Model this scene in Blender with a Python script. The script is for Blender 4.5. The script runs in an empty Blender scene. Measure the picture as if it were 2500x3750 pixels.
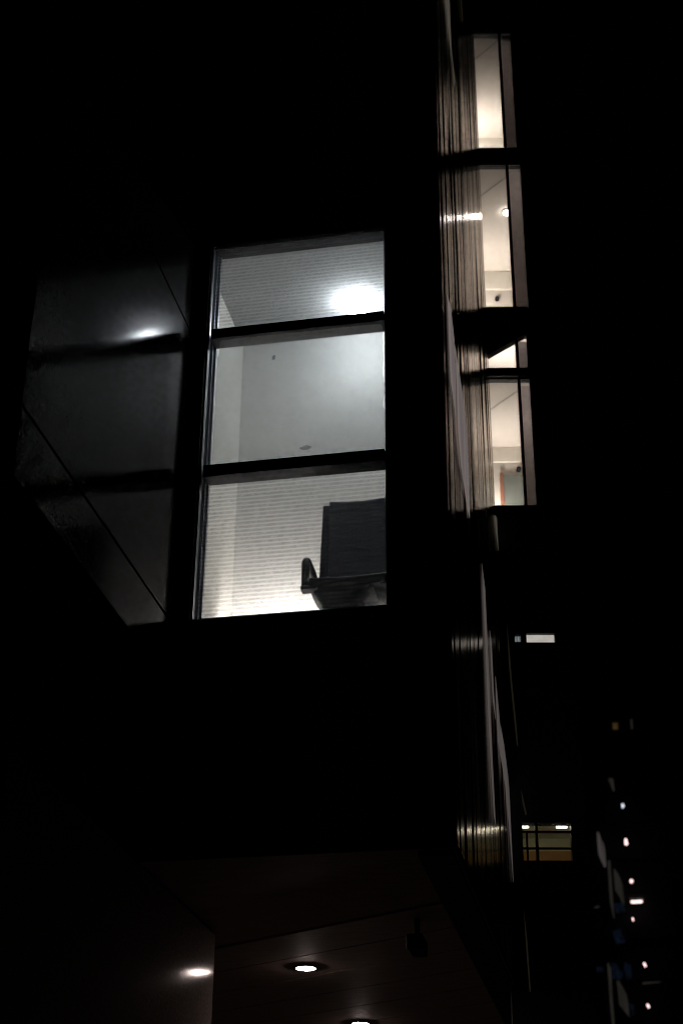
import bpy, bmesh, math, random
from mathutils import Matrix, Vector
random.seed(7)
S = bpy.context.scene
COL = S.collection

# ------------------------------------------------------------------ camera
cd = bpy.data.cameras.new('camera')
cam = bpy.data.objects.new('camera', cd); COL.objects.link(cam)
cam.matrix_world = Matrix(((0.981975, 0.084243, 0.169196, 0.0),
                           (0.188863, -0.472509, -0.860852, 0.0),
                           (0.007425, 0.877290, -0.479902, 1.6),
                           (0, 0, 0, 1)))
cd.sensor_fit = 'VERTICAL'; cd.sensor_height = 36.0; cd.sensor_width = 24.0
cd.lens = 5752.0 / 3750.0 * 36.0
cd.clip_start = 0.1; cd.clip_end = 3000
cd.dof.use_dof = True; cd.dof.focus_distance = 11.7; cd.dof.aperture_fstop = 2.0
S.camera = cam

# ------------------------------------------------------------------ night sky
W = bpy.data.worlds.new('World'); S.world = W; W.use_nodes = True
nt = W.node_tree
sky = nt.nodes.new('ShaderNodeTexSky'); sky.sky_type = 'NISHITA'; sky.sun_disc = False
sky.sun_elevation = math.radians(-4); sky.sun_rotation = math.radians(200)
bg = nt.nodes['Background']; bg.inputs['Strength'].default_value = 0.002
nt.links.new(sky.outputs[0], bg.inputs['Color'])

S.view_settings.view_transform = 'Standard'; S.view_settings.look = 'None'
S.view_settings.exposure = 0.0; S.view_settings.gamma = 1.0
S.cycles.use_denoising = True
S.cycles.filter_width = 1.1; S.cycles.max_bounces = 10; S.cycles.transparent_max_bounces = 16
S.cycles.sample_clamp_indirect = 6.0

# ------------------------------------------------------------------ materials
def nodes(name):
    m = bpy.data.materials.new(name); m.use_nodes = True
    return m, m.node_tree, m.node_tree.nodes['Principled BSDF']
def rgba(c): return (c[0], c[1], c[2], 1.0)
def coords(t, scale, kind='Object'):
    tc = t.nodes.new('ShaderNodeTexCoord'); mp = t.nodes.new('ShaderNodeMapping')
    mp.inputs['Scale'].default_value = scale
    t.links.new(tc.outputs[kind], mp.inputs['Vector']); return mp.outputs[0]
def noise(t, vec, scale, detail=3.0, rough=0.55):
    n = t.nodes.new('ShaderNodeTexNoise'); n.inputs['Scale'].default_value = scale
    n.inputs['Detail'].default_value = detail; n.inputs['Roughness'].default_value = rough
    t.links.new(vec, n.inputs['Vector']); return n.outputs['Fac']
def ramp(t, fac, c0, c1, p0=0.3, p1=0.7):
    r = t.nodes.new('ShaderNodeValToRGB'); r.color_ramp.elements[0].color = rgba(c0); r.color_ramp.elements[1].color = rgba(c1)
    r.color_ramp.elements[0].position = p0; r.color_ramp.elements[1].position = p1
    t.links.new(fac, r.inputs[0]); return r.outputs[0]
def bump(t, fac, strength, dist, target):
    b = t.nodes.new('ShaderNodeBump'); b.inputs['Strength'].default_value = strength; b.inputs['Distance'].default_value = dist
    t.links.new(fac, b.inputs['Height']); t.links.new(b.outputs[0], target)
def surf(name, c0, c1, rough=0.6, metal=0.0, scale=6.0, stretch=(1, 1, 1), bs=0.1, bd=0.01, spec=0.5):
    m, t, p = nodes(name)
    v = coords(t, stretch); f = noise(t, v, scale)
    t.links.new(ramp(t, f, c0, c1), p.inputs['Base Color'])
    p.inputs['Roughness'].default_value = rough; p.inputs['Metallic'].default_value = metal
    p.inputs['Specular IOR Level'].default_value = spec
    if bs: bump(t, noise(t, v, scale * 12, 2), bs, bd, p.inputs['Normal'])
    return m
def lamp(name, col, strength):
    m = bpy.data.materials.new(name); m.use_nodes = True; t = m.node_tree
    t.nodes.remove(t.nodes['Principled BSDF'])
    e = t.nodes.new('ShaderNodeEmission'); e.inputs['Color'].default_value = rgba(col); e.inputs['Strength'].default_value = strength
    t.links.new(e.outputs[0], t.nodes['Material Output'].inputs['Surface']); return m
def glow_patch(name, col, strength, scale=3.0, stretch=(1, 1, 1), lo=0.45):
    # dim uneven glow, for lit window panes and for painted reflections
    m = lamp(name, col, strength); t = m.node_tree
    e = [n for n in t.nodes if n.type == 'EMISSION'][0]
    f = noise(t, coords(t, stretch), scale, 4)
    t.links.new(ramp(t, f, tuple(x * lo for x in col), col, 0.35, 0.65), e.inputs['Color'])
    return m
def glass(name, tint, rough=0.0, dust=0.0, halo_scatter=0.0):
    m = bpy.data.materials.new(name); m.use_nodes = True; t = m.node_tree
    t.nodes.remove(t.nodes['Principled BSDF'])
    tr = t.nodes.new('ShaderNodeBsdfTransparent'); tr.inputs[0].default_value = rgba(tint)
    gl = t.nodes.new('ShaderNodeBsdfGlossy'); gl.inputs['Roughness'].default_value = rough
    fr = t.nodes.new('ShaderNodeFresnel'); fr.inputs['IOR'].default_value = 1.4
    mx = t.nodes.new('ShaderNodeMixShader')
    t.links.new(fr.outputs[0], mx.inputs[0]); t.links.new(tr.outputs[0], mx.inputs[1]); t.links.new(gl.outputs[0], mx.inputs[2])
    out = mx.outputs[0]
    if dust:
        tl = t.nodes.new('ShaderNodeBsdfTranslucent'); tl.inputs[0].default_value = (0.75, 0.78, 0.8, 1)
        v = coords(t, (1, 1, 1)); f = noise(t, v, 120, 3, 0.7)
        r = t.nodes.new('ShaderNodeMapRange'); r.inputs['From Min'].default_value = 0.3; r.inputs['From Max'].default_value = 0.8
        r.inputs['To Min'].default_value = dust * 0.6; r.inputs['To Max'].default_value = dust * 1.5
        t.links.new(f, r.inputs['Value'])
        m2 = t.nodes.new('ShaderNodeMixShader'); t.links.new(r.outputs[0], m2.inputs[0])
        t.links.new(out, m2.inputs[1]); t.links.new(tl.outputs[0], m2.inputs[2]); out = m2.outputs[0]
    if halo_scatter:   # forward scatter added to imitate the lens halo round the lamp
        rf = t.nodes.new('ShaderNodeBsdfRefraction'); rf.inputs['IOR'].default_value = 1.02; rf.inputs['Roughness'].default_value = 0.42
        rf.inputs[0].default_value = rgba(tint)
        m3 = t.nodes.new('ShaderNodeMixShader'); m3.inputs[0].default_value = halo_scatter
        t.links.new(out, m3.inputs[1]); t.links.new(rf.outputs[0], m3.inputs[2]); out = m3.outputs[0]
    t.links.new(out, t.nodes['Material Output'].inputs['Surface']); return m

M = {}
M['cladding'] = surf('black cladding', (0.008, 0.008, 0.009), (0.014, 0.014, 0.015), 0.55, scale=3, bs=0.05)
M['backing'] = surf('joint backing', (0.003, 0.003, 0.003), (0.006, 0.006, 0.006), 0.9, bs=0)
# satin return wall: dark coating with a fine sparkle, reflects the lit window softly
m, t, p = nodes('satin dark panel'); M['satin'] = m
p.inputs['Base Color'].default_value = (0.006, 0.006, 0.006, 1)
p.inputs['IOR'].default_value = 1.05; p.inputs['Anisotropic'].default_value = 0.6; p.inputs['Anisotropic Rotation'].default_value = 0.25
tg = t.nodes.new('ShaderNodeTangent'); tg.direction_type = 'RADIAL'; tg.axis = 'Z'; t.links.new(tg.outputs[0], p.inputs['Tangent'])
v = coords(t, (1, 1, 0.6)); f = noise(t, v, 95, 3, 0.8)
r = t.nodes.new('ShaderNodeMapRange'); r.inputs['From Min'].default_value = 0.36; r.inputs['From Max'].default_value = 0.64; r.inputs['To Min'].default_value = 0.30; r.inputs['To Max'].default_value = 0.75
t.links.new(f, r.inputs['Value']); t.links.new(r.outputs[0], p.inputs['Specular IOR Level'])
r = t.nodes.new('ShaderNodeMapRange'); r.inputs['To Min'].default_value = 0.09; r.inputs['To Max'].default_value = 0.12
t.links.new(noise(t, coords(t, (1, 1, 1)), 1.5, 3), r.inputs['Value']); t.links.new(r.outputs[0], p.inputs['Roughness'])
bump(t, f, 0.06, 0.002, p.inputs['Normal'])
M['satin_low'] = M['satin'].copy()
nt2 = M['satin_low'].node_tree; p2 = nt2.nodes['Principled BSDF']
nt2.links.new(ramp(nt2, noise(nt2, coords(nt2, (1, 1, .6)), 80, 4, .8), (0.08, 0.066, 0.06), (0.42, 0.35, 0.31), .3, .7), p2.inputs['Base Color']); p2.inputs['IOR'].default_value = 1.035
# polished ribbed metal of the side wall: smooth up and down, rippled sideways
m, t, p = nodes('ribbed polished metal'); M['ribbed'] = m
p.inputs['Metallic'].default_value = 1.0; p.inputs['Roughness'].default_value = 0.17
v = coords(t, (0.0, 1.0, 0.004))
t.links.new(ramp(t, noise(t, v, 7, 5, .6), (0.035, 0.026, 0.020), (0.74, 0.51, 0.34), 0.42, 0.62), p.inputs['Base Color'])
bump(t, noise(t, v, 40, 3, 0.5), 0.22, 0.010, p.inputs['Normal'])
M['aluminium'] = surf('window aluminium', (0.20, 0.22, 0.27), (0.26, 0.28, 0.33), 0.32, 0.6, scale=4, stretch=(1, 1, .2), bs=0.02)
M['dark_frame'] = surf('dark window frame', (0.006, 0.0065, 0.009), (0.010, 0.011, 0.014), 0.6, 0.0, scale=4, bs=0.02, spec=0.08)
M['plaster'] = surf('white plaster', (0.73, 0.73, 0.71), (0.80, 0.79, 0.77), 0.85, scale=1.5, bs=0.12, bd=0.003)
M['side_plaster'] = surf('warm white plaster', (0.72, 0.71, 0.66), (0.80, 0.78, 0.73), 0.85, scale=1.5, bs=0.12, bd=0.003)
M['ceiling'] = surf('grey ceiling', (0.32, 0.335, 0.34), (0.38, 0.39, 0.39), 0.9, scale=1.2, bs=0.1, bd=0.003)
M['carpet'] = surf('grey carpet', (0.08, 0.08, 0.09), (0.13, 0.13, 0.14), 0.95, scale=40)
M['glass'] = glass('window glass', (0.93, 0.95, 0.96), dust=0.03)
M['dusty_halo_glass'] = glass('dusty window glass with imitated lens halo', (0.93, 0.95, 0.96), dust=0.017, halo_scatter=0.02)
M['film'] = glass('clouded film', (0.90, 0.91, 0.91), rough=0.25, dust=0.12)
M['fabric'] = surf('blue black chair fabric', (0.12, 0.135, 0.18), (0.16, 0.175, 0.225), 0.7, scale=60, bs=0.3, bd=0.002)
M['leather'] = surf('black chair plastic', (0.018, 0.020, 0.026), (0.028, 0.03, 0.038), 0.42, scale=9, bs=0.05)
M['chrome'] = surf('chair metal', (0.35, 0.36, 0.38), (0.45, 0.46, 0.48), 0.2, 1.0, bs=0)
M['soffit'] = surf('brown soffit board', (0.36, 0.26, 0.21), (0.50, 0.37, 0.30), 0.7, scale=7, stretch=(0.6, 3, 1), bs=0.15)
M['rim'] = surf('downlight rim', (0.25, 0.22, 0.21), (0.3, 0.27, 0.25), 0.4, scale=9, bs=0)
M['concrete'] = surf('wing wall', (0.012, 0.012, 0.012), (0.02, 0.02, 0.02), 0.8, scale=3)
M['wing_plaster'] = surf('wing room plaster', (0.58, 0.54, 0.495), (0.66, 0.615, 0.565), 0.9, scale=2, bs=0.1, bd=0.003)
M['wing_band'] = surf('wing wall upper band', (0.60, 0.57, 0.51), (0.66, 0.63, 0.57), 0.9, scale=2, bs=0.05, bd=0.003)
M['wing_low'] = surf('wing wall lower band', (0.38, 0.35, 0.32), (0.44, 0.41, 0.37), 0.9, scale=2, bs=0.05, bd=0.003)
M['green_door'] = surf('grey green door', (0.09, 0.105, 0.095), (0.12, 0.135, 0.12), 0.7, scale=3)
M['orange'] = surf('orange door frame', (0.15, 0.06, 0.038), (0.19, 0.075, 0.045), 0.6, scale=5)
M['brown_wall'] = surf('brown panelling', (0.42, 0.20, 0.06), (0.50, 0.25, 0.08), 0.7, scale=5, stretch=(1, 1, 4))
M['tower'] = surf('tower concrete', (0.02, 0.02, 0.022), (0.035, 0.035, 0.038), 0.85, scale=0.8)
M['asphalt'] = surf('paving', (0.07, 0.065, 0.06), (0.11, 0.10, 0.09), 0.85, scale=2, bs=0.3)
m = bpy.data.materials.new('roller blind'); m.use_nodes = True; t = m.node_tree; M['blind'] = m
tl = t.nodes.new('ShaderNodeBsdfTranslucent')
t.links.new(ramp(t, noise(t, coords(t, (1, 1, 1)), 14), (0.52, 0.50, 0.51), (0.62, 0.59, 0.60)), tl.inputs[0])
t.links.new(tl.outputs[0], t.nodes['Material Output'].inputs['Surface'])
m = bpy.data.materials.new('etched lettering'); m.use_nodes = True; t = m.node_tree; M['ink'] = m
tr = t.nodes.new('ShaderNodeBsdfTransparent'); tr.inputs[0].default_value = (0.30, 0.30, 0.30, 1)
tl = t.nodes.new('ShaderNodeBsdfTranslucent'); tl.inputs[0].default_value = (0.25, 0.26, 0.28, 1)
mx = t.nodes.new('ShaderNodeMixShader'); mx.inputs[0].default_value = 0.25
t.links.new(tr.outputs[0], mx.inputs[1]); t.links.new(tl.outputs[0], mx.inputs[2]); t.links.new(mx.outputs[0], t.nodes['Material Output'].inputs['Surface'])
M['lamp_cool'] = lamp('ceiling lamp diffuser', (0.94, 0.97, 1.0), 130)
M['lamp_floor'] = lamp('low lamp diffuser', (1.0, 0.90, 0.84), 60)
M['lamp_spot'] = lamp('small ceiling spot', (1.0, 0.90, 0.80), 50)
M['lamp_down'] = lamp('downlight lens', (1.0, 0.80, 0.74), 220)
M['lamp_low'] = lamp('low window lamp', (1.0, 0.90, 0.68), 18)
M['lamp_far'] = lamp('stair lamp', (1.0, 0.68, 0.67), 2.0)

# ------------------------------------------------------------------ mesh helpers
def link(name, me, mat, parent):
    o = bpy.data.objects.new(name, me); COL.objects.link(o)
    if mat is not None: me.materials.append(mat if not isinstance(mat, str) else M[mat])
    if parent is not None: o.parent = parent
    return o
def from_bm(name, bm, mat, parent=None, smooth=False):
    bmesh.ops.recalc_face_normals(bm, faces=bm.faces)
    me = bpy.data.meshes.new(name); bm.to_mesh(me); bm.free()
    if smooth:
        for f in me.polygons: f.use_smooth = True
    return link(name, me, mat, parent)
def add_box(bm, a, b, bev=0.0, mat=None):
    vs = [bm.verts.new((x, y, z)) for x in (a[0], b[0]) for y in (a[1], b[1]) for z in (a[2], b[2])]
    fs = [bm.faces.new([vs[i] for i in q]) for q in ((0, 1, 3, 2), (4, 6, 7, 5), (0, 4, 5, 1), (2, 3, 7, 6), (0, 2, 6, 4), (1, 5, 7, 3))]
    if bev:
        es = list({e for f in fs for e in f.edges})
        r = bmesh.ops.bevel(bm, geom=es, offset=bev, segments=2, affect='EDGES', profile=0.6)
    return vs
def box(name, a, b, mat, parent=None, bev=0.0):
    bm = bmesh.new(); add_box(bm, a, b, bev); return from_bm(name, bm, mat, parent)
def prism(name, pts, d, mat, parent=None):
    """polygon of 3D points given thickness along vector d"""
    bm = bmesh.new(); d = Vector(d)
    a = [bm.verts.new(p) for p in pts]; b = [bm.verts.new(Vector(p) + d) for p in pts]
    bm.faces.new(a); bm.faces.new(b[::-1]); n = len(pts)
    for i in range(n): bm.faces.new((a[i], b[i], b[(i + 1) % n], a[(i + 1) % n]))
    return from_bm(name, bm, mat, parent)
def add_tube(bm, pts, rad, n=12, caps=True):
    pts = [Vector(p) for p in pts]; rings = []
    rad = rad if isinstance(rad, (list, tuple)) else [rad] * len(pts)
    prev = None
    for i, p in enumerate(pts):
        d = (pts[min(i + 1, len(pts) - 1)] - pts[max(i - 1, 0)]).normalized()
        s = prev if prev is not None else (Vector((1, 0, 0)) if abs(d.x) < 0.9 else Vector((0, 1, 0)))
        s = (s - d * s.dot(d)).normalized(); prev = s; w = d.cross(s)
        rings.append([bm.verts.new(p + (s * math.cos(a) + w * math.sin(a)) * rad[i]) for a in [2 * math.pi * k / n for k in range(n)]])
    for a, b in zip(rings, rings[1:]):
        for k in range(n): bm.faces.new((a[k], a[(k + 1) % n], b[(k + 1) % n], b[k]))
    if caps: bm.faces.new(rings[0][::-1]); bm.faces.new(rings[-1])
def add_lathe(bm, c, prof, n=32):
    rings = [[bm.verts.new((c[0] + r * math.cos(2 * math.pi * k / n), c[1] + r * math.sin(2 * math.pi * k / n), c[2] + z)) for k in range(n)] for r, z in prof]
    for a, b in zip(rings, rings[1:]):
        for k in range(n): bm.faces.new((a[k], a[(k + 1) % n], b[(k + 1) % n], b[k]))
    bm.faces.new(rings[0]); bm.faces.new(rings[-1])
def empty(name, loc, rz=0.0, parent=None):
    o = bpy.data.objects.new(name, None); COL.objects.link(o); o.location = loc; o.rotation_euler.z = rz
    if parent: o.parent = parent
    return o
def tag(o, label, cat, group=None):
    o['label'] = label; o['category'] = cat
    if group: o['group'] = group
    return o

# ------------------------------------------------------------------ ground
g = box('ground', (-600, -200, -0.5), (600, 900, 0.0), 'asphalt'); g['kind'] = 'structure'

# ================================================================== main building
# facade plane y = 10, window x -3.075..-1.627, z 6.39..9.79; the return wall x = -3.175 stands out to the left
B = tag(empty('office_building', (0, 0, 0)),
        'black clad office building with a tall three pane lit window and glossy walls', 'building')
WX0, WX1, WZ0, WZ1 = -3.075, -1.627, 6.39, 9.79
TOPZ = 19.0
def wallbox(a, b): return box('wall', a, b, 'backing', B)
wallbox((-3.6, 10.02, 4.62), (-1.20, 10.16, WZ0 - 0.002))
wallbox((-3.6, 10.02, WZ1 + 0.002), (-1.20, 10.16, TOPZ))
wallbox((-3.6, 10.021, WZ0), (WX0 - 0.002, 10.161, WZ1))
wallbox((WX1 + 0.002, 10.021, WZ0), (-1.20, 10.161, WZ1))
def clad(x0, x1, z0, z1):
    box('cladding_panel', (x0 + .004, 9.995, z0 + .004), (x1 - .004, 10.016, z1 - .004), 'cladding', B, 0.002)
for (x0, x1) in ((-3.172, WX0 - .006), (WX1 + .006, -1.172)):
    for z0, z1 in ((6.38, 7.635), (7.635, 8.905), (8.905, 9.80)): clad(x0, x1, z0, z1)
for x0, x1 in ((-3.172, -2.35), (-2.35, -1.172)):
    clad(x0, x1, 4.62, 5.5); clad(x0, x1, 5.5, 6.38)
    z = 9.80
    while z < TOPZ - .1:
        clad(x0, x1, z, min(z + 1.28, TOPZ)); z += 1.28

# window ---------------------------------------------------------------------
FD0, FD1 = 10.02, 10.15
bm = bmesh.new()
add_box(bm, (WX0, FD0, WZ0), (WX0 + .012, FD1, WZ1)); add_box(bm, (WX0 + .0121, FD0 + .06, WZ0), (WX0 + .028, FD1 - .03, WZ1)); add_box(bm, (WX0 + .0123, FD1 - .0299, WZ0), (WX0 + .045, FD1 + .003, WZ1))
add_box(bm, (WX1 - .012, FD0, WZ0), (WX1, FD1, WZ1))
add_box(bm, (WX0 + .0122, FD0, WZ0), (WX1 - .0122, FD1, WZ0 + .012))
win = from_bm('window', bm, 'aluminium', B); win['label'] = 'tall window of three stacked panes in an aluminium frame'
for z0, z1 in ((7.585, 7.682), (8.862, 8.95)):
    box('transom', (WX0 + .032, FD0 - .03, z0), (WX1 - .013, FD1 - .004, z1), 'dark_frame', win, 0.004)
box('head', (WX0 + .031, FD0, WZ1 - .02), (WX1 - .0122, FD1, WZ1), 'dark_frame', win)
PZ = ((WZ0 + .001, 7.60), (7.668, 8.876), (8.938, WZ1 - .001))
for i, (z0, z1) in enumerate(PZ):
    o = box('pane', (WX0 + .013, 10.002, z0), (WX1 - .0125, 10.008, z1), 'dusty_halo_glass', win)
    o['label'] = ('lowest pane, covered in fine mirrored lettering', 'middle pane with clouded film and smudges', 'top pane, covered in fine mirrored lettering')[i]
# clouded film with a torn edge on the middle pane
fp = []
z0, z1 = PZ[1]
xr, xl = -1.652, -2.985
z0, z1 = 7.684, 8.860
for k in range(24):
    z = z0 + .002 + (z1 - .05 - z0) * k / 23; fp.append((xr + random.uniform(-.004, .006) + (.016 if 9 < k < 13 else 0) + (.02 if k < 8 else 0), z))
for k in range(6):
    a = math.pi / 2 * k / 5; fp.append((xr - .035 + .035 * math.cos(a), z1 - .047 + .03 * math.sin(a)))
for k in range(22): fp.append((xr - .04 + (xl + .03 - xr + .04) * k / 21, z1 - .014 + random.uniform(-.004, .003)))
for k in range(24): fp.append((xl + random.uniform(-.003, .003) + (.012 if k < 3 else 0), z1 - .04 + (z0 + .002 - z1 + .04) * k / 23))
fm = prism('film', [(x, 10.012, z) for x, z in fp], (0, .0008, 0), 'film', win)
fm['label'] = 'grey clouded film with a ragged edge'
def blot(cx, cz, rx, rz, n=16):
    return prism('smudge', [(cx + rx * math.cos(2 * math.pi * k / n) * random.uniform(.6, 1.1), 10.0145, cz + rz * math.sin(2 * math.pi * k / n) * random.uniform(.6, 1.1)) for k in range(n)], (0, .0005, 0), 'smear', win)
M['smear'] = glass('smear', (0.72, 0.72, 0.74), rough=0.4, dust=0.15)
blot(-2.525, 8.630, .020, .026); blot(-2.245, 7.765, .052, .026)

# lettering: one long passage set without spaces, seen mirrored --------------
TXT = ('61.THEEXECUTIVEPOWEROFTHECOMMONWEALTHISVESTEDINTHEQUEENANDISEXERCISABLEBYTHEGOVERNOR-GENERALASTHEQUEEN\'SREPRESENTATIVE,'
       'ANDEXTENDSTOTHEEXECUTIONANDMAINTENANCEOFTHISCONSTITUTION,ANDOFTHELAWSOFTHECOMMONWEALTH.62.THERESHALLBEAFEDERALEXECUTIVECOUNCIL'
       'TOADVISETHEGOVERNOR-GENERALINTHEGOVERNMENTOFTHECOMMONWEALTH,ANDTHEMEMBERSOFTHECOUNCILSHALLBECHOSENANDSUMMONEDBYTHEGOVERNOR-GENERAL'
       'ANDSWORNASEXECUTIVECOUNCILLORS,ANDSHALLHOLDOFFICEDURINGHISPLEASURE.CHAPTERIII.THEJUDICATURE.71.THEJUDICIALPOWEROFTHECOMMONWEALTH'
       'SHALLBEVESTEDINAFEDERALSUPREMECOURT,TOBECALLEDTHEHIGHCOURTOFAUSTRALIA,ANDINSUCHOTHERFEDERALCOURTSASTHEPARLIAMENTCREATES,'
       'ANDINSUCHOTHERCOURTSASITINVESTSWITHFEDERALJURISDICTION.THEHIGHCOURTSHALLCONSISTOFACHIEFJUSTICE,ANDSOMANYOTHERJUSTICES,NOTLESSTHANTWO,'
       'ASTHEPARLIAMENTPRESCRIBES.CHAPTERI.THEPARLIAMENT.PARTI-GENERAL.1.THELEGISLATIVEPOWEROFTHECOMMONWEALTHSHALLBEVESTEDINAFEDERALPARLIAMENT,'
       'WHICHSHALLCONSISTOFTHEQUEEN,ASENATE,ANDAHOUSEOFREPRESENTATIVES,ANDWHICHISHEREINAFTERCALLED"THEPARLIAMENT,"OR"THEPARLIAMENTOFTHECOMMONWEALTH."'
       'PARTII-THESENATE.7.THESENATESHALLBECOMPOSEDOFSENATORSFOREACHSTATE,DIRECTLYCHOSENBYTHEPEOPLEOFTHESTATE,VOTING,UNTILTHEPARLIAMENTOTHERWISEPROVIDES,'
       'ASONEELECTORATE.PARTIII.THEHOUSEOFREPRESENTATIVES.24.THEHOUSEOFREPRESENTATIVESSHALLBECOMPOSEDOFMEMBERSDIRECTLYCHOSENBYTHEPEOPLEOFTHECOMMONWEALTH,'
       'ANDTHENUMBEROFSUCHMEMBERSSHALLBE,ASNEARLYASPRACTICABLE,TWICETHENUMBEROFTHESENATORS.CHAPTERII.THEEXECUTIVEGOVERNMENT.')
def lettering(z0, z1, start):
    pitch = 0.0336; width = WX1 - WX0 - .05; pos = start; V = []; Fs = []
    z = z1 - 0.010
    while z - 0.022 > z0:
        s = ''.join(TXT[(pos + k) % len(TXT)] for k in range(145)); pos += 154
        cu = bpy.data.curves.new('line', 'FONT'); cu.body = s; cu.size = 0.030; cu.resolution_u = 1
        ob = bpy.data.objects.new('line', cu); COL.objects.link(ob)
        me = bpy.data.meshes.new_from_object(ob.evaluated_get(bpy.context.evaluated_depsgraph_get()))
        xs = [v.co.x for v in me.vertices]; sx = width / (max(xs) - min(xs)); x0 = min(xs); b = len(V)
        V += [(WX1 - .016 - (v.co.x - x0) * sx, 10.0105, z - 0.0205 + v.co.y) for v in me.vertices]
        Fs += [tuple(b + i for i in f.vertices) for f in me.polygons]
        bpy.data.objects.remove(ob); bpy.data.curves.remove(cu); bpy.data.meshes.remove(me)
        z -= pitch
    me = bpy.data.meshes.new('lettering'); me.from_pydata(V, [], Fs)
    o = link('lettering', me, 'ink', win); o['label'] = 'rows of small mirrored capital letters on the glass'
lettering(PZ[0][0], 7.583, TXT.index('EEN\'SREPRESENTATIVE') - 10 - 154)
lettering(8.95, PZ[2][1], 300)

# the room behind ------------------------------------------------------------
RX0, RX1, RY0, RY1, RZ0, RZ1 = -3.385, -1.36, 10.165, 12.22, 6.30, 10.34
def rwall(a, b, m): return box('room_wall', a, b, m, B)
rwall((RX0 - .1, RY1, RZ0), (RX1 + .1, RY1 + .1, RZ1 + .1), 'plaster')
rwall((RX0 - .1, RY0, RZ0), (RX0, RY1 - .001, RZ1 + .1), 'side_plaster')
rwall((RX1, RY0, RZ0), (RX1 + .1, RY1 - .001, RZ1 + .1), 'plaster')
box('room_ceiling', (RX0 + .001, RY0, RZ1), (RX1 - .001, RY1 - .001, RZ1 + .1), 'ceiling', B)
box('room_floor', (RX0 - .1, RY0, RZ0 - .1), (RX1 + .1, RY1 + .1, RZ0 - .001), 'carpet', B)
# bulkhead above the window head, inside
box('bulkhead', (RX0 + .001, RY0 + .001, WZ1 + .02), (RX1 - .001, RY0 + .05, RZ1 - .001), 'ceiling', B)
# low wall lamp, out of sight below the sill line
lp = box('wash_lamp', (-3.16, 11.66, 6.72), (-2.45, 11.708, 7.06), 'leather', B)
box('lens', (-3.15, 11.7085, 6.73), (-2.46, 11.715, 7.05), 'lamp_floor', lp)

# satin return wall standing out to the left ---------------------------------
box('return_wall', (-9.0, 6.93, 5.87), (-3.20, 10.018, TOPZ), 'backing', B)
Z = [5.853, 6.308, 8.858, 11.41, 13.96, 16.51, TOPZ]
for z0, z1 in zip(Z, Z[1:]):
    box('satin_panel', (-3.197, 6.91, z0 + .011), (-3.175, 9.99, z1 - .011), 'satin', B, 0.002)
    box('cladding_panel', (-6.2, 6.90, z0 + .011), (-3.199, 6.922, z1 - .011), 'cladding', B, 0.002)
# wall below it, at the left of the undercroft
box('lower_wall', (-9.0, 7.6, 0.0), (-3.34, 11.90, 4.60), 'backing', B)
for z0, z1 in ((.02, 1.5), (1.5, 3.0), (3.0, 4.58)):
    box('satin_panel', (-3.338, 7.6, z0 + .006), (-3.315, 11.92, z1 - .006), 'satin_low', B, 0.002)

# glossy side wall of narrow vertical panels ---------------------------------
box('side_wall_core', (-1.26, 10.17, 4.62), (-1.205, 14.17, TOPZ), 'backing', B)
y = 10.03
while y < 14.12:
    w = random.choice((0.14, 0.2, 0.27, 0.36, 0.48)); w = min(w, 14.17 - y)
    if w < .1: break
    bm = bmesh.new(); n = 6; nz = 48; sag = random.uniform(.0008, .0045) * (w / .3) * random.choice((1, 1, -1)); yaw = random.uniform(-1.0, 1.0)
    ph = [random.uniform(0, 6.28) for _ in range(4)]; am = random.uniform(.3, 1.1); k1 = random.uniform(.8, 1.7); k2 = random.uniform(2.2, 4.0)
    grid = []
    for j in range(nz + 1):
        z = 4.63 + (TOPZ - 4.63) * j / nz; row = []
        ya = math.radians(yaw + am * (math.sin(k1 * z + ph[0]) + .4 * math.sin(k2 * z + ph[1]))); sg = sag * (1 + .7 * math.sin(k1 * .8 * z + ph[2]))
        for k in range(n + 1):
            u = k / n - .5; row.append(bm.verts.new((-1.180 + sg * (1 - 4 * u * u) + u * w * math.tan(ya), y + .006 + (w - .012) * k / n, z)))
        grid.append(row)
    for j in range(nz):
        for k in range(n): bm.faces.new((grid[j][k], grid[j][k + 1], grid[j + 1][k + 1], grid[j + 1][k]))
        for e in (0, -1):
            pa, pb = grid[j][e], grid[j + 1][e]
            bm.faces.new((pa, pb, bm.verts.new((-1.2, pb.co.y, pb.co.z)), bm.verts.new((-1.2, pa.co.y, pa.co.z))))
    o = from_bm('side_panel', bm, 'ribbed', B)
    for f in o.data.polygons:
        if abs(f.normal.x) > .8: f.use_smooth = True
    y += w
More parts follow.
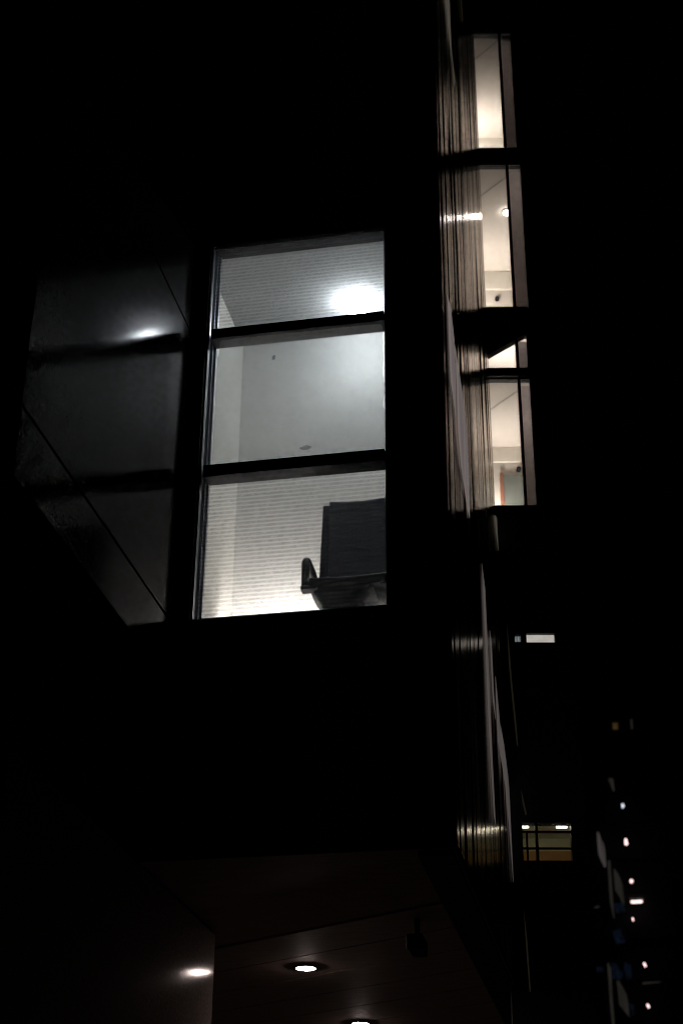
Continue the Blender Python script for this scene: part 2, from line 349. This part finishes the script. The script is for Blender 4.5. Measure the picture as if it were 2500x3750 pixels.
# reflections in warped panels, painted as glowing slivers on the side wall
def refl_mat(n, c, s): M[n] = glow_patch(n, c, s, 2.0, (1, 6, .4), .7)
refl_mat('refl_a', (0.64, 0.55, 0.53), .25); refl_mat('refl_b', (0.55, 0.50, 0.38), .13); refl_mat('refl_c', (0.60, 0.53, 0.50), .14); refl_mat('refl_d', (0.4, 0.32, 0.2), .03); refl_mat('refl_e', (0.2, 0.3, 0.6), .02)
SL = (('refl_b', [(10.754, 13.119), (11.141, 13.525), (11.155, 12.808), (11.402, 12.636), (11.317, 12.487), (11.236, 12.689), (10.999, 12.805)]),
      ('refl_d', [(12.335, 14.745), (12.417, 14.831), (12.471, 14.535), (12.41, 14.456)]),
      ('refl_a', [(10.181, 9.182), (10.405, 9.182), (10.563, 9.016), (10.573, 8.614), (10.488, 8.219), (10.225, 8.399), (10.191, 8.76)]),
      ('refl_a', [(10.598, 8.971), (10.812, 8.907), (11.133, 8.768), (11.343, 8.54), (11.35, 8.192), (11.284, 7.732), (11.083, 7.779), (10.776, 7.929), (10.632, 8.21), (10.657, 8.624)]),
      ('refl_b', [(13.748, 9.085), (14.012, 9.178), (14.143, 8.817), (14.033, 8.746), (13.826, 8.906)]),
      ('refl_c', [(12.18, 7.762), (12.385, 7.618), (12.404, 7.147), (12.433, 6.72), (12.429, 6.097), (12.475, 5.516), (12.355, 5.572), (12.239, 6.198), (12.205, 6.944), (12.186, 7.443)]),
      ('refl_c', [(12.675, 7.347), (12.8, 7.214), (12.806, 6.819), (12.882, 6.589), (12.705, 6.701), (12.643, 7.001)]),
      ('refl_c', [(13.036, 7.058), (13.198, 6.856), (13.308, 6.672), (13.575, 6.505), (13.587, 6.207), (13.407, 6.315), (13.035, 6.441), (13.015, 6.692)]),
      ('refl_c', [(13.349, 6.714), (13.628, 6.63), (13.896, 6.444), (14.062, 6.165), (14.123, 5.894), (14.15, 5.395), (14.03, 5.28), (13.847, 5.811), (13.613, 6.15), (13.493, 6.37)]))
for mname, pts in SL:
    prism('painted_reflection', [(-1.1715, a * 1.0165, 1.6 + (b - 1.6) * 1.0165) for a, b in pts], (.003, 0, 0), mname, B)

# soffit of the overhang -----------------------------------------------------
box('soffit_slab', (-9.0, 10.0, 4.606), (-1.2, 18.0, 4.618), 'soffit', B)
for k in range(9):          # boards run askew to the facade
    y0 = 12.16 + k * .70; sl = -.56
    f = lambda x, yy: yy + sl * (x + 3.0)
    x0, x1 = -7.0, -1.45
    prism('soffit_board', [(x0, f(x0, y0 + .010), 4.585), (x1, f(x1, y0 + .010), 4.585), (x1, f(x1, y0 + .69), 4.585), (x0, f(x0, y0 + .69), 4.585)], (0, 0, .019), 'soffit', B)
box('soffit_edge', (-1.44, 10.03, 4.56), (-1.21, 17.9, 4.604), 'cladding', B)

# ================================================================== things at the main building
def ceiling_lamp():
    c = (-2.161, 11.70, 0)
    L = tag(empty('ceiling_lamp', (c[0], c[1], RZ1)), 'round white ceiling lamp glowing in the top pane', 'lamp')
    bm = bmesh.new(); add_lathe(bm, (0, 0, 0), [(.05, -.001), (.05, -.008), (.012, -.010), (.012, -.105)]); from_bm('canopy', bm, 'plaster', L, True)
    bm = bmesh.new(); add_lathe(bm, (0, 0, -.107), [(.05, 0), (.075, -.010), (.082, -.032), (.076, -.052), (.055, -.066), (.015, -.072)]); from_bm('diffuser', bm, 'lamp_cool', L, True)
ceiling_lamp()

def office_chair():
    C = tag(empty('office_chair', (-1.975, 10.6, RZ0)), 'dark office chair with loop armrest behind the lowest pane', 'chair')
    # local: x right, y away from the window, z up from the floor
    def grid(name, fn, nu, nv, thick, mat):
        bm = bmesh.new(); A = [[None] * (nv + 1) for _ in range(nu + 1)]; Bk = [[None] * (nv + 1) for _ in range(nu + 1)]
        for i in range(nu + 1):
            for j in range(nv + 1):
                p, n = fn(i / nu, j / nv); A[i][j] = bm.verts.new(p); Bk[i][j] = bm.verts.new(Vector(p) + Vector(n) * thick)
        for i in range(nu):
            for j in range(nv):
                bm.faces.new((A[i][j], A[i + 1][j], A[i + 1][j + 1], A[i][j + 1])); bm.faces.new((Bk[i][j], Bk[i][j + 1], Bk[i + 1][j + 1], Bk[i + 1][j]))
        for i in range(nu):
            bm.faces.new((A[i][0], Bk[i][0], Bk[i + 1][0], A[i + 1][0])); bm.faces.new((A[i][nv], A[i + 1][nv], Bk[i + 1][nv], Bk[i][nv]))
        for j in range(nv):
            bm.faces.new((A[0][j], A[0][j + 1], Bk[0][j + 1], Bk[0][j])); bm.faces.new((A[nu][j], Bk[nu][j], Bk[nu][j + 1], A[nu][j + 1]))
        bmesh.ops.recalc_face_normals(bm, faces=bm.faces)
        o = from_bm(name, bm, mat, C, True)
        b = o.modifiers.new('bevel', 'BEVEL'); b.width = .012; b.segments = 3; b.limit_method = 'ANGLE'; b.angle_limit = math.radians(50)
        return o
    # backrest leans back a little, narrower at the foot is hidden; slight wrap
    def back(u, v):
        w = .325 - .018 * v; x = (u - .5) * 2 * w; z = .62 + .80 * v
        return (x, .235 + .05 * v - .05 * (abs(u - .5) * 2) ** 2, z), (0, 1, 0)
    grid('backrest', back, 10, 8, .05, 'fabric')
    def pad(u, v):
        w = .262 - .01 * v; x = (u - .5) * 2 * w
        return (x, .20 + .05 * v - .035 * (abs(u - .5) * 2) ** 2, .64 + .80 * v), (0, 1, 0)
    grid('back_pad', pad, 10, 8, .034, 'fabric')
    # seat: rolled front edge, dished underside
    def seat(u, v):
        x = (u - .5) * 2 * (.305 - .02 * v); y = -.26 + .50 * v
        return (x, y, .548 - .03 * math.sin(math.pi * v) + .012 * (abs(u - .5) * 2) ** 2 - (.035 if v == 0 else 0)), (0, 0, -1)
    grid('seat', seat, 10, 8, .075, 'leather')
    bm = bmesh.new()
    prof = [(.300, .475), (.285, .44), (.245, .40), (.205, .355), (.19, .33), (.10, .31), (.05, .30)]
    rings = []
    for r, z in prof:
        rings.append([bm.verts.new((-.07 + r * .84 * math.copysign(abs(math.cos(a)) ** .55, math.cos(a)), -.02 + r * .84 * math.copysign(abs(math.sin(a)) ** .55, math.sin(a)), z)) for a in [2 * math.pi * k / 32 for k in range(32)]])
    for a, b in zip(rings, rings[1:]):
        for k in range(32): bm.faces.new((a[k], a[(k + 1) % 32], b[(k + 1) % 32], b[k]))
    bm.faces.new(rings[0]); bm.faces.new(rings[-1])
    from_bm('seat_shell', bm, 'leather', C, True)
    for s in (-1, 1):
        bm = bmesh.new(); x = s * .338
        P = [(x - s * .02, -.215, .46), (x, -.215, .50), (x, -.215, .60)]
        P += [(x, -.165 - .05 * math.cos(a), .655 + .05 * math.sin(a)) for a in [math.pi / 2 * k / 5 for k in range(6)]]
        P += [(x, .05, .70), (x, .17, .675), (x - s * .01, .225, .63), (x - s * .03, .24, .56)]
        add_tube(bm, P, [.031, .031, .032] + [.033] * 6 + [.030, .028, .026, .024], 14)
        a = from_bm('armrest', bm, 'leather', C, True)
        b2 = box('arm_bracket', (min(x - s * .10, x + s * .03), -.26, .435), (max(x - s * .10, x + s * .03), -.17, .468), 'leather', C, .006)
    bm = bmesh.new(); add_tube(bm, [(0, -.02, .08), (0, -.02, .31)], .028, 16); from_bm('gas_lift', bm, 'chrome', C, True)
    for k in range(5):
        a = 2 * math.pi * k / 5 + .3; bm = bmesh.new()
        add_tube(bm, [(.02 * math.cos(a), -.02 + .02 * math.sin(a), .10), (.28 * math.cos(a), -.02 + .28 * math.sin(a), .065)], [.026, .016], 10)
        l = from_bm('base_leg', bm, 'leather', C, True)
        bm = bmesh.new(); add_tube(bm, [(.28 * math.cos(a) - .02 * math.sin(a), -.02 + .28 * math.sin(a) + .02 * math.cos(a), .026), (.28 * math.cos(a) + .02 * math.sin(a), -.02 + .28 * math.sin(a) - .02 * math.cos(a), .026)], .025, 14)
        from_bm('castor', bm, 'leather', l, True)
office_chair()

def downlight(x, y, label):
    D = tag(empty('downlight', (x, y, 4.585)), label, 'lamp', 'downlights under the soffit')
    bm = bmesh.new(); add_lathe(bm, (0, 0, 0), [(.088, 0), (.092, -.004), (.092, -.014), (.084, -.016)]); from_bm('rim', bm, 'rim', D, True)
    bm = bmesh.new(); add_lathe(bm, (0, 0, -.0162), [(.081, 0), (.06, -.004), (.02, -.006)]); from_bm('lens', bm, 'lamp_down', D, True)
downlight(-2.852, 13.13, 'round downlight in the soffit, the whole disc in view')
downlight(-2.829, 15.57, 'round downlight at the bottom edge of the photo, only its top in view')

K = tag(empty('security_camera', (-1.70, 11.72, 4.60)), 'dark boxy fixture hanging under the soffit near the corner', 'camera')
bm = bmesh.new(); add_tube(bm, [(0, 0, -.002), (0, 0, -.16)], .022, 12); from_bm('bracket', bm, 'cladding', K, True)
box('housing', (-.06, -.16, -.27), (.06, .14, -.155), 'cladding', K, .015)
bm = bmesh.new(); add_tube(bm, [(0, -.158, -.212), (0, -.175, -.212)], .035, 16); from_bm('lens', bm, 'leather', K, True)

# ================================================================== wing across the far end of the side wall
WG = tag(empty('office_wing', (-1.17, 14.2, 0), math.radians(10)), 'dark wing with narrow warm lit windows at the end of the glossy wall', 'building')
SR = .70
def wf(a, b, c, d, y0=0.0): return box('front_wall', (a, y0, c), (b, .12, d), 'concrete', WG)
# openings (x0, x1, z0, z1)
OP = [(0.0, .452, 14.25, 16.13), (0.0, .474, 11.93, 14.02), (.0, .435, 9.44, 11.02), (.0, .43, 11.128, 11.60), (.236, .519, 7.90, 8.0), (.125, .187, 7.905, 7.985), (.105, .556, 5.72, 6.08)]
lv = [(4.0, 5.72, 0), (5.72, 6.08, 6), (6.08, 7.90, 0), (7.90, 8.0, 4), (8.0, 9.44, 0), (9.44, 11.02, 2), (11.02, 11.128, 0), (11.128, 11.60, 3), (11.60, 11.93, 0), (11.93, 14.02, 1), (14.02, 14.25, 0), (14.25, 16.13, -1), (16.13, TOPZ, 0)]
for z0, z1, k in lv:
    if z0 == 11.02:   # slim dark rail between the stacked panes
        wf(-.06, SR, z0 + .001, z1 - .001, -.02); continue
    if k == 0: wf(-.06, SR, z0, z1); continue
    x1 = OP[0][1] if k == -1 else OP[k][1]
    wf(x1, SR, z0, z1)
    x0 = 0 if k == -1 else OP[k][0]
    if x0 > 0: wf(-.06, x0 if k != 4 else .125, z0, z1)
    if k == 4: wf(.187, .236, z0, z1); wf(.125, .187, z0, 7.905); wf(.125, .187, 7.985, z1)
# raking underside above the third window
prism('raking_soffit', [(-.06, -.03, 11.26), (.44, -.03, 11.592), (.44, -.03, 11.93), (-.06, -.03, 11.93)], (0, .10, 0), 'concrete', WG)

def wing_window(x1, z0, z1, mull, label):
    bm = bmesh.new()
    add_box(bm, (x1 - .012, .02, z0), (x1 - .001, .07, z1)); add_box(bm, (-.02, .021, z0 + .001), (x1 - .0121, .07, z0 + .012)); add_box(bm, (-.02, .021, z1 - .012), (x1 - .0121, .07, z1 - .001))
    w = from_bm('window', bm, 'dark_frame', WG); w['label'] = label
    box('pane', (-.02, .035, z0 + .0125), (mull, .039, z1 - .0125), 'glass', w); box('pane', (mull + .031, .035, z0 + .0125), (x1 - .0125, .039, z1 - .0125), 'glass', w)
    box('mullion', (mull + .0005, .01, z0 + .0125), (mull + .0305, .08, z1 - .0125), 'dark_frame', w)
    box('blind', (mull + .030, .10, z0 + .013), (x1 + .02, .104, z1 - .05), 'blind', w)
wing_window(.452, 14.25, 16.13, .285, 'topmost lit window of the wing')
wing_window(.474, 11.93, 14.02, .292, 'second lit window of the wing from the top')
wing_window(.435, 9.44, 11.02, .293, 'third lit window of the wing, with an orange strip inside')
wing_window(.43, 11.128, 11.60, .29, 'small lit pane under the raking soffit')

def room(z0, zc, yb, up, power, ax=-1.0):
    lm = lamp('uplight glow', (1.0, 0.87, 0.76), power)
    def p(n, a, b, m): return box(n, a, b, m, WG)
    p('room_ceiling', (ax, .121, zc), (.66, yb + .1, zc + .08), 'wing_plaster')
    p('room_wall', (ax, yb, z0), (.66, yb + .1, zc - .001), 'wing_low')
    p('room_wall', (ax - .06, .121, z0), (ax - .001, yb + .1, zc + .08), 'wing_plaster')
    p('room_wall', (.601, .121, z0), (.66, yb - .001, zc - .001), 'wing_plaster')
    p('room_floor', (ax, .121, z0 - .06), (.66, yb + .1, z0 - .001), 'carpet')
    bm = bmesh.new(); add_lathe(bm, (up[0], up[1], up[2]), [(.02, -.06), (.07, -.03), (.085, 0)], 20); from_bm('uplight', bm, 'rim', WG, True)
    bm = bmesh.new(); add_lathe(bm, (up[0], up[1], up[2] + .002), [(.078, 0), (.07, .006)], 20); from_bm('uplight_lens', bm, lm, WG, True)
def seam(x0, y0, x1, y1, z):
    d = Vector((x1 - x0, y1 - y0, 0)).normalized(); n = Vector((-d.y, d.x, 0)) * .011; a = Vector((x0, y0, z - .004)) - d * .9; b = Vector((x1, y1, z - .004)) + d * .10
    prism('ceiling_seam', [a - n, b - n, b + n, a + n], (0, 0, .003), 'wing_low', WG)
seam(.05, .587, .315, .271, 16.25); seam(.085, .668, .328, .373, 14.12); seam(.125, .682, .337, .388, 11.10)
room(14.25, 16.25, 2.08, (.10, 1.72, 15.62), 210)
room(11.93, 14.12, 2.22, (.10, 1.88, 13.22), 260)
room(9.38, 11.10, 1.62, (.10, 1.34, 10.06), 270)
room(11.19, 11.85, 1.2, (.25, .75, 11.42), 100)
# bands and details on the back walls
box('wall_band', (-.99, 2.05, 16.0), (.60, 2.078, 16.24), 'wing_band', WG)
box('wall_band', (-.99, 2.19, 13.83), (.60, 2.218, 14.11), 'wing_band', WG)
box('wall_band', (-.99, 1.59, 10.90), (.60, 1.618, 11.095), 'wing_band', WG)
box('door_leaf', (.245, 1.585, 9.40), (.60, 1.617, 10.72), 'green_door', WG)
box('door_frame', (.205, 1.575, 9.40), (.244, 1.616, 10.74), 'orange', WG)
for x, y, z in ((.335, 2.188, 13.68), (.43, 1.59, 10.80)):
    bm = bmesh.new(); add_tube(bm, [(x, y + .03, z), (x, y - .012, z)], .028, 14); from_bm('wall_sensor', bm, 'dark_frame', WG, True)
sp = tag(empty('ceiling_spot', (0, 0, 0)), 'tiny bright ceiling spot beside the mullion of the second wing window', 'lamp'); sp.parent = None
c = WG.matrix_world
def wing_pt(x, y, z):
    a = math.radians(10); return (-1.17 + x * math.cos(a) - y * math.sin(a), 14.2 + x * math.sin(a) + y * math.cos(a), z)
sp.location = wing_pt(.385, 1.0, 14.118)
bm = bmesh.new(); add_lathe(bm, (0, 0, 0), [(.052, 0), (.052, -.012), (.044, -.014)], 20); from_bm('rim', bm, 'rim', sp, True)
bm = bmesh.new(); add_lathe(bm, (0, 0, -.0145), [(.042, 0), (.042, -.016), (.02, -.02)], 20); from_bm('lens', bm, 'lamp_spot', sp, True)

# small high window and the low window with a warm room
M['small_lit'] = glow_patch('small window light', (0.78, 0.73, 0.66), .62, 8, (1, 1, 1), .8)
M['small_cool'] = glow_patch('small window cool light', (0.5, 0.55, 0.56), .42, 20, (3, 1, 1), .4)
w = box('window', (.236, .05, 7.90), (.519, .06, 8.0), 'dark_frame', WG); w['label'] = 'small wide pale window in the dark wing'
box('pane', (.245, .04, 7.906), (.515, .049, 7.996), 'small_lit', w)
w = box('window', (.126, .05, 7.906), (.186, .06, 7.984), 'dark_frame', WG); w['label'] = 'tiny square window beside the small wide one'
box('pane', (.13, .04, 7.912), (.152, .049, 7.98), 'small_cool', w); box('pane', (.156, .04, 7.912), (.182, .049, 7.98), 'small_cool', w)
bm = bmesh.new()
for a, b in (((.105, 0.02, 5.994), (.555, .06, 6.006)), ((.105, .02, 5.838), (.555, .06, 5.85)), ((.225, .015, 5.721), (.25, .065, 6.079)), ((.140, .018, 5.721), (.155, .062, 5.993))): add_box(bm, a, b)
lw = from_bm('window', bm, 'dark_frame', WG); lw['label'] = 'low window with pale and brown bands of a warm room'
for x0, x1 in ((.107, .224), (.251, .553)):
    for z0, z1 in ((5.723, 5.836), (5.852, 5.992), (6.008, 6.077)): box('pane', (x0, .035, z0), (x1, .038, z1), 'glass', lw)
M['low_cream'] = surf('low room cream wall', (0.62, 0.60, 0.42), (0.70, 0.67, 0.48), 0.8, scale=3)
box('room_wall', (.0, .90, 5.5), (.66, .95, 6.20), 'low_cream', WG)
box('wall_panelling', (.0, .86, 5.5), (.66, .898, 6.062), 'brown_wall', WG)
box('room_ceiling', (.0, .121, 6.203), (.66, .95, 6.26), 'low_cream', WG); box('room_floor', (.0, .121, 5.40), (.66, .95, 5.498), 'carpet', WG)
box('room_wall', (-.05, .121, 5.5), (-.001, .95, 6.26), 'low_cream', WG); box('room_wall', (.661, .121, 5.5), (.70, .95, 6.26), 'low_cream', WG)
for x, lab in ((.13, 'bright strip lamp at the left of the low warm window'), (.49, 'bright strip lamp at the right of the low warm window')):
    q = tag(empty('strip_lamp', wing_pt(x, .16, 6.10), math.radians(10)), lab, 'lamp', 'lamps in the low window')
    box('housing', (-.06, -.03, .0), (.06, .03, .03), 'rim', q, .004)
    bm = bmesh.new(); add_tube(bm, [(-.05, 0, -.012), (.05, 0, -.012)], .012, 10); from_bm('tube', bm, 'lamp_low', q, True)
for mname, pts in (('refl_d', [(.052, 8.105), (.063, 7.879), (.074, 7.511), (.094, 7.122), (.104, 6.812), (.092, 6.84), (.072, 7.222), (.054, 7.657)]),
                   ('refl_d', [(.084, 5.259), (.101, 4.969), (.109, 4.545), (.099, 4.54), (.089, 4.874)]),
                   ('refl_d', [(.111, 6.399), (.129, 6.305), (.154, 6.157), (.14, 6.144), (.118, 6.264)])):
    prism('painted_reflection', [(a, -.004, b) for a, b in pts], (0, .003, 0), mname, WG)  # more reflections, painted as thin glowing shapes on the wing front

# ================================================================== far tower with stair lamps
T = tag(empty('far_tower', (0, 122, 0)), 'distant dark tower with slivers of pale light on its face', 'building')
box('wall', (-7.0, -.6, 0), (5.0, 12, 70), 'tower', T)
for k in range(22): box('floor_slab', (-7.1, -.9, 2.9 + 3.05 * k), (5.1, -.601, 3.2 + 3.05 * k), 'tower', T)
M['far_pale'] = glow_patch('far pale glow and painted reflection', (0.62, 0.55, 0.53), .085, 1.2, (6, 1, .5), .55)
M['far_dim'] = glow_patch('far dim painted reflection', (0.55, 0.50, 0.43), .036, 1.2, (6, 1, .5), .55)
M['far_blue'] = glow_patch('far blue light', (0.25, 0.42, 0.8), .014, 1.6, (5, 1, 2), .15)
M['far_warm'] = glow_patch('far warm light', (0.7, 0.42, 0.15), .06, 2, (1, 1, 1), .6)
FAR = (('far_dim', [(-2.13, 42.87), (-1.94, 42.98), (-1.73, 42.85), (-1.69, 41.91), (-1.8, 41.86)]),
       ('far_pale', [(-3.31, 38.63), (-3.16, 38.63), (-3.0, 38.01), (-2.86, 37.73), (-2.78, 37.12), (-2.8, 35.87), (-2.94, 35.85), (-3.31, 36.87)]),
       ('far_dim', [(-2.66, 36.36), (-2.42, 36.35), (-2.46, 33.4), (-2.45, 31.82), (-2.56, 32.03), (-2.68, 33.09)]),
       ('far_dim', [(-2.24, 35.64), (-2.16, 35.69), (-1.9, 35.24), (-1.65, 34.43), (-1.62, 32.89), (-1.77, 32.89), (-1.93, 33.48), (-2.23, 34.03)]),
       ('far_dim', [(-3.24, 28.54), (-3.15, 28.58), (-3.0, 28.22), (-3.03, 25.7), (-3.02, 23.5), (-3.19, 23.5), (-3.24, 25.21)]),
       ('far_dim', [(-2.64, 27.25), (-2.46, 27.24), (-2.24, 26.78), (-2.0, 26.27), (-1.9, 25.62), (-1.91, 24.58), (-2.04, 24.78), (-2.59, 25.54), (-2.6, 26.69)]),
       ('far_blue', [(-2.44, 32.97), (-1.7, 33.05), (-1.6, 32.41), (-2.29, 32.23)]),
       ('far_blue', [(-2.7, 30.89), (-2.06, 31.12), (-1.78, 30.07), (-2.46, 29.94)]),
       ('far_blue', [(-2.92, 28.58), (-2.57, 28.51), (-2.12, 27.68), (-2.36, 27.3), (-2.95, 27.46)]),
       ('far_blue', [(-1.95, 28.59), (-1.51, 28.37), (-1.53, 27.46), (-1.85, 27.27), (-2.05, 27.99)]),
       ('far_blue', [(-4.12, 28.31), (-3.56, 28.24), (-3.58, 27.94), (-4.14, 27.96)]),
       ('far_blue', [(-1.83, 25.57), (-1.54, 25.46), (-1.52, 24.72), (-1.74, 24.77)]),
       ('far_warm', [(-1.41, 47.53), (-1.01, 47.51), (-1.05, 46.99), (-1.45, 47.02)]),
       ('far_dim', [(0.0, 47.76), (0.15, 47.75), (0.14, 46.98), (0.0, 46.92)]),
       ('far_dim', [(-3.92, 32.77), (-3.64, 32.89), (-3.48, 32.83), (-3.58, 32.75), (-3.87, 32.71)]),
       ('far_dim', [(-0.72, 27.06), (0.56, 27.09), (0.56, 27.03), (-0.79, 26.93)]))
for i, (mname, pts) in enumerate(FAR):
    prism('glow_patch', [(a, -1.0 - .004 * i, b) for a, b in pts], (0, .08, 0), mname, T)  # the pale and dim slivers are reflections painted as a glow
LM = (('topmost', [(-1.24, 40.5), (-1.05, 40.49), (-1.0, 40.24), (-1.16, 40.1), (-1.26, 40.2)]),
      ('second from the top', [(-1.21, 37.73), (-1.05, 37.72), (-0.96, 37.25), (-1.12, 37.15), (-1.25, 37.24)]),
      ('third from the top', [(-1.09, 34.46), (-0.94, 34.56), (-0.79, 34.39), (-0.94, 34.21), (-1.06, 34.27)]),
      ('the long horizontal one', [(-1.2, 32.84), (-1.12, 32.92), (-0.21, 32.92), (-0.2, 32.77), (-0.28, 32.7), (-1.14, 32.7)]),
      ('just below the long horizontal one', [(-1.16, 31.58), (-1.04, 31.66), (-1.0, 31.42), (-1.09, 31.34)]),
      ('second from the bottom', [(-0.62, 28.27), (-0.47, 28.31), (-0.35, 28.0), (-0.5, 27.94)]),
      ('lowest', [(-0.62, 25.28), (-0.47, 25.33), (-0.35, 25.05), (-0.5, 24.99)]))
M['lamp_first'] = lamp('cool stair lamp', (0.8, 0.88, 1.0), 1.0)
for i, (lab, pts) in enumerate(LM):
    cx = sum(p[0] for p in pts) / len(pts); cz = sum(p[1] for p in pts) / len(pts)
    q = tag(empty('stair_lamp', (cx, 120, cz)), 'bright white lamp on the distant tower, %s of its column' % lab, 'lamp', 'lamps in a column on the distant tower')
    prism('lens', [((a - cx) * .88, -.05, (b - cz) * .88) for a, b in pts], (0, .10, 0), 'lamp_first' if i == 0 else 'lamp_far', q)
    w = max(p[0] for p in pts) - cx
    box('bracket', (-.04, .051, -.05), (.04, 1.05, .05), 'tower', q)
    if i == 3: box('reflector', (-.48, .02, .15), (.46, .06, .28), M['far_pale'], q)
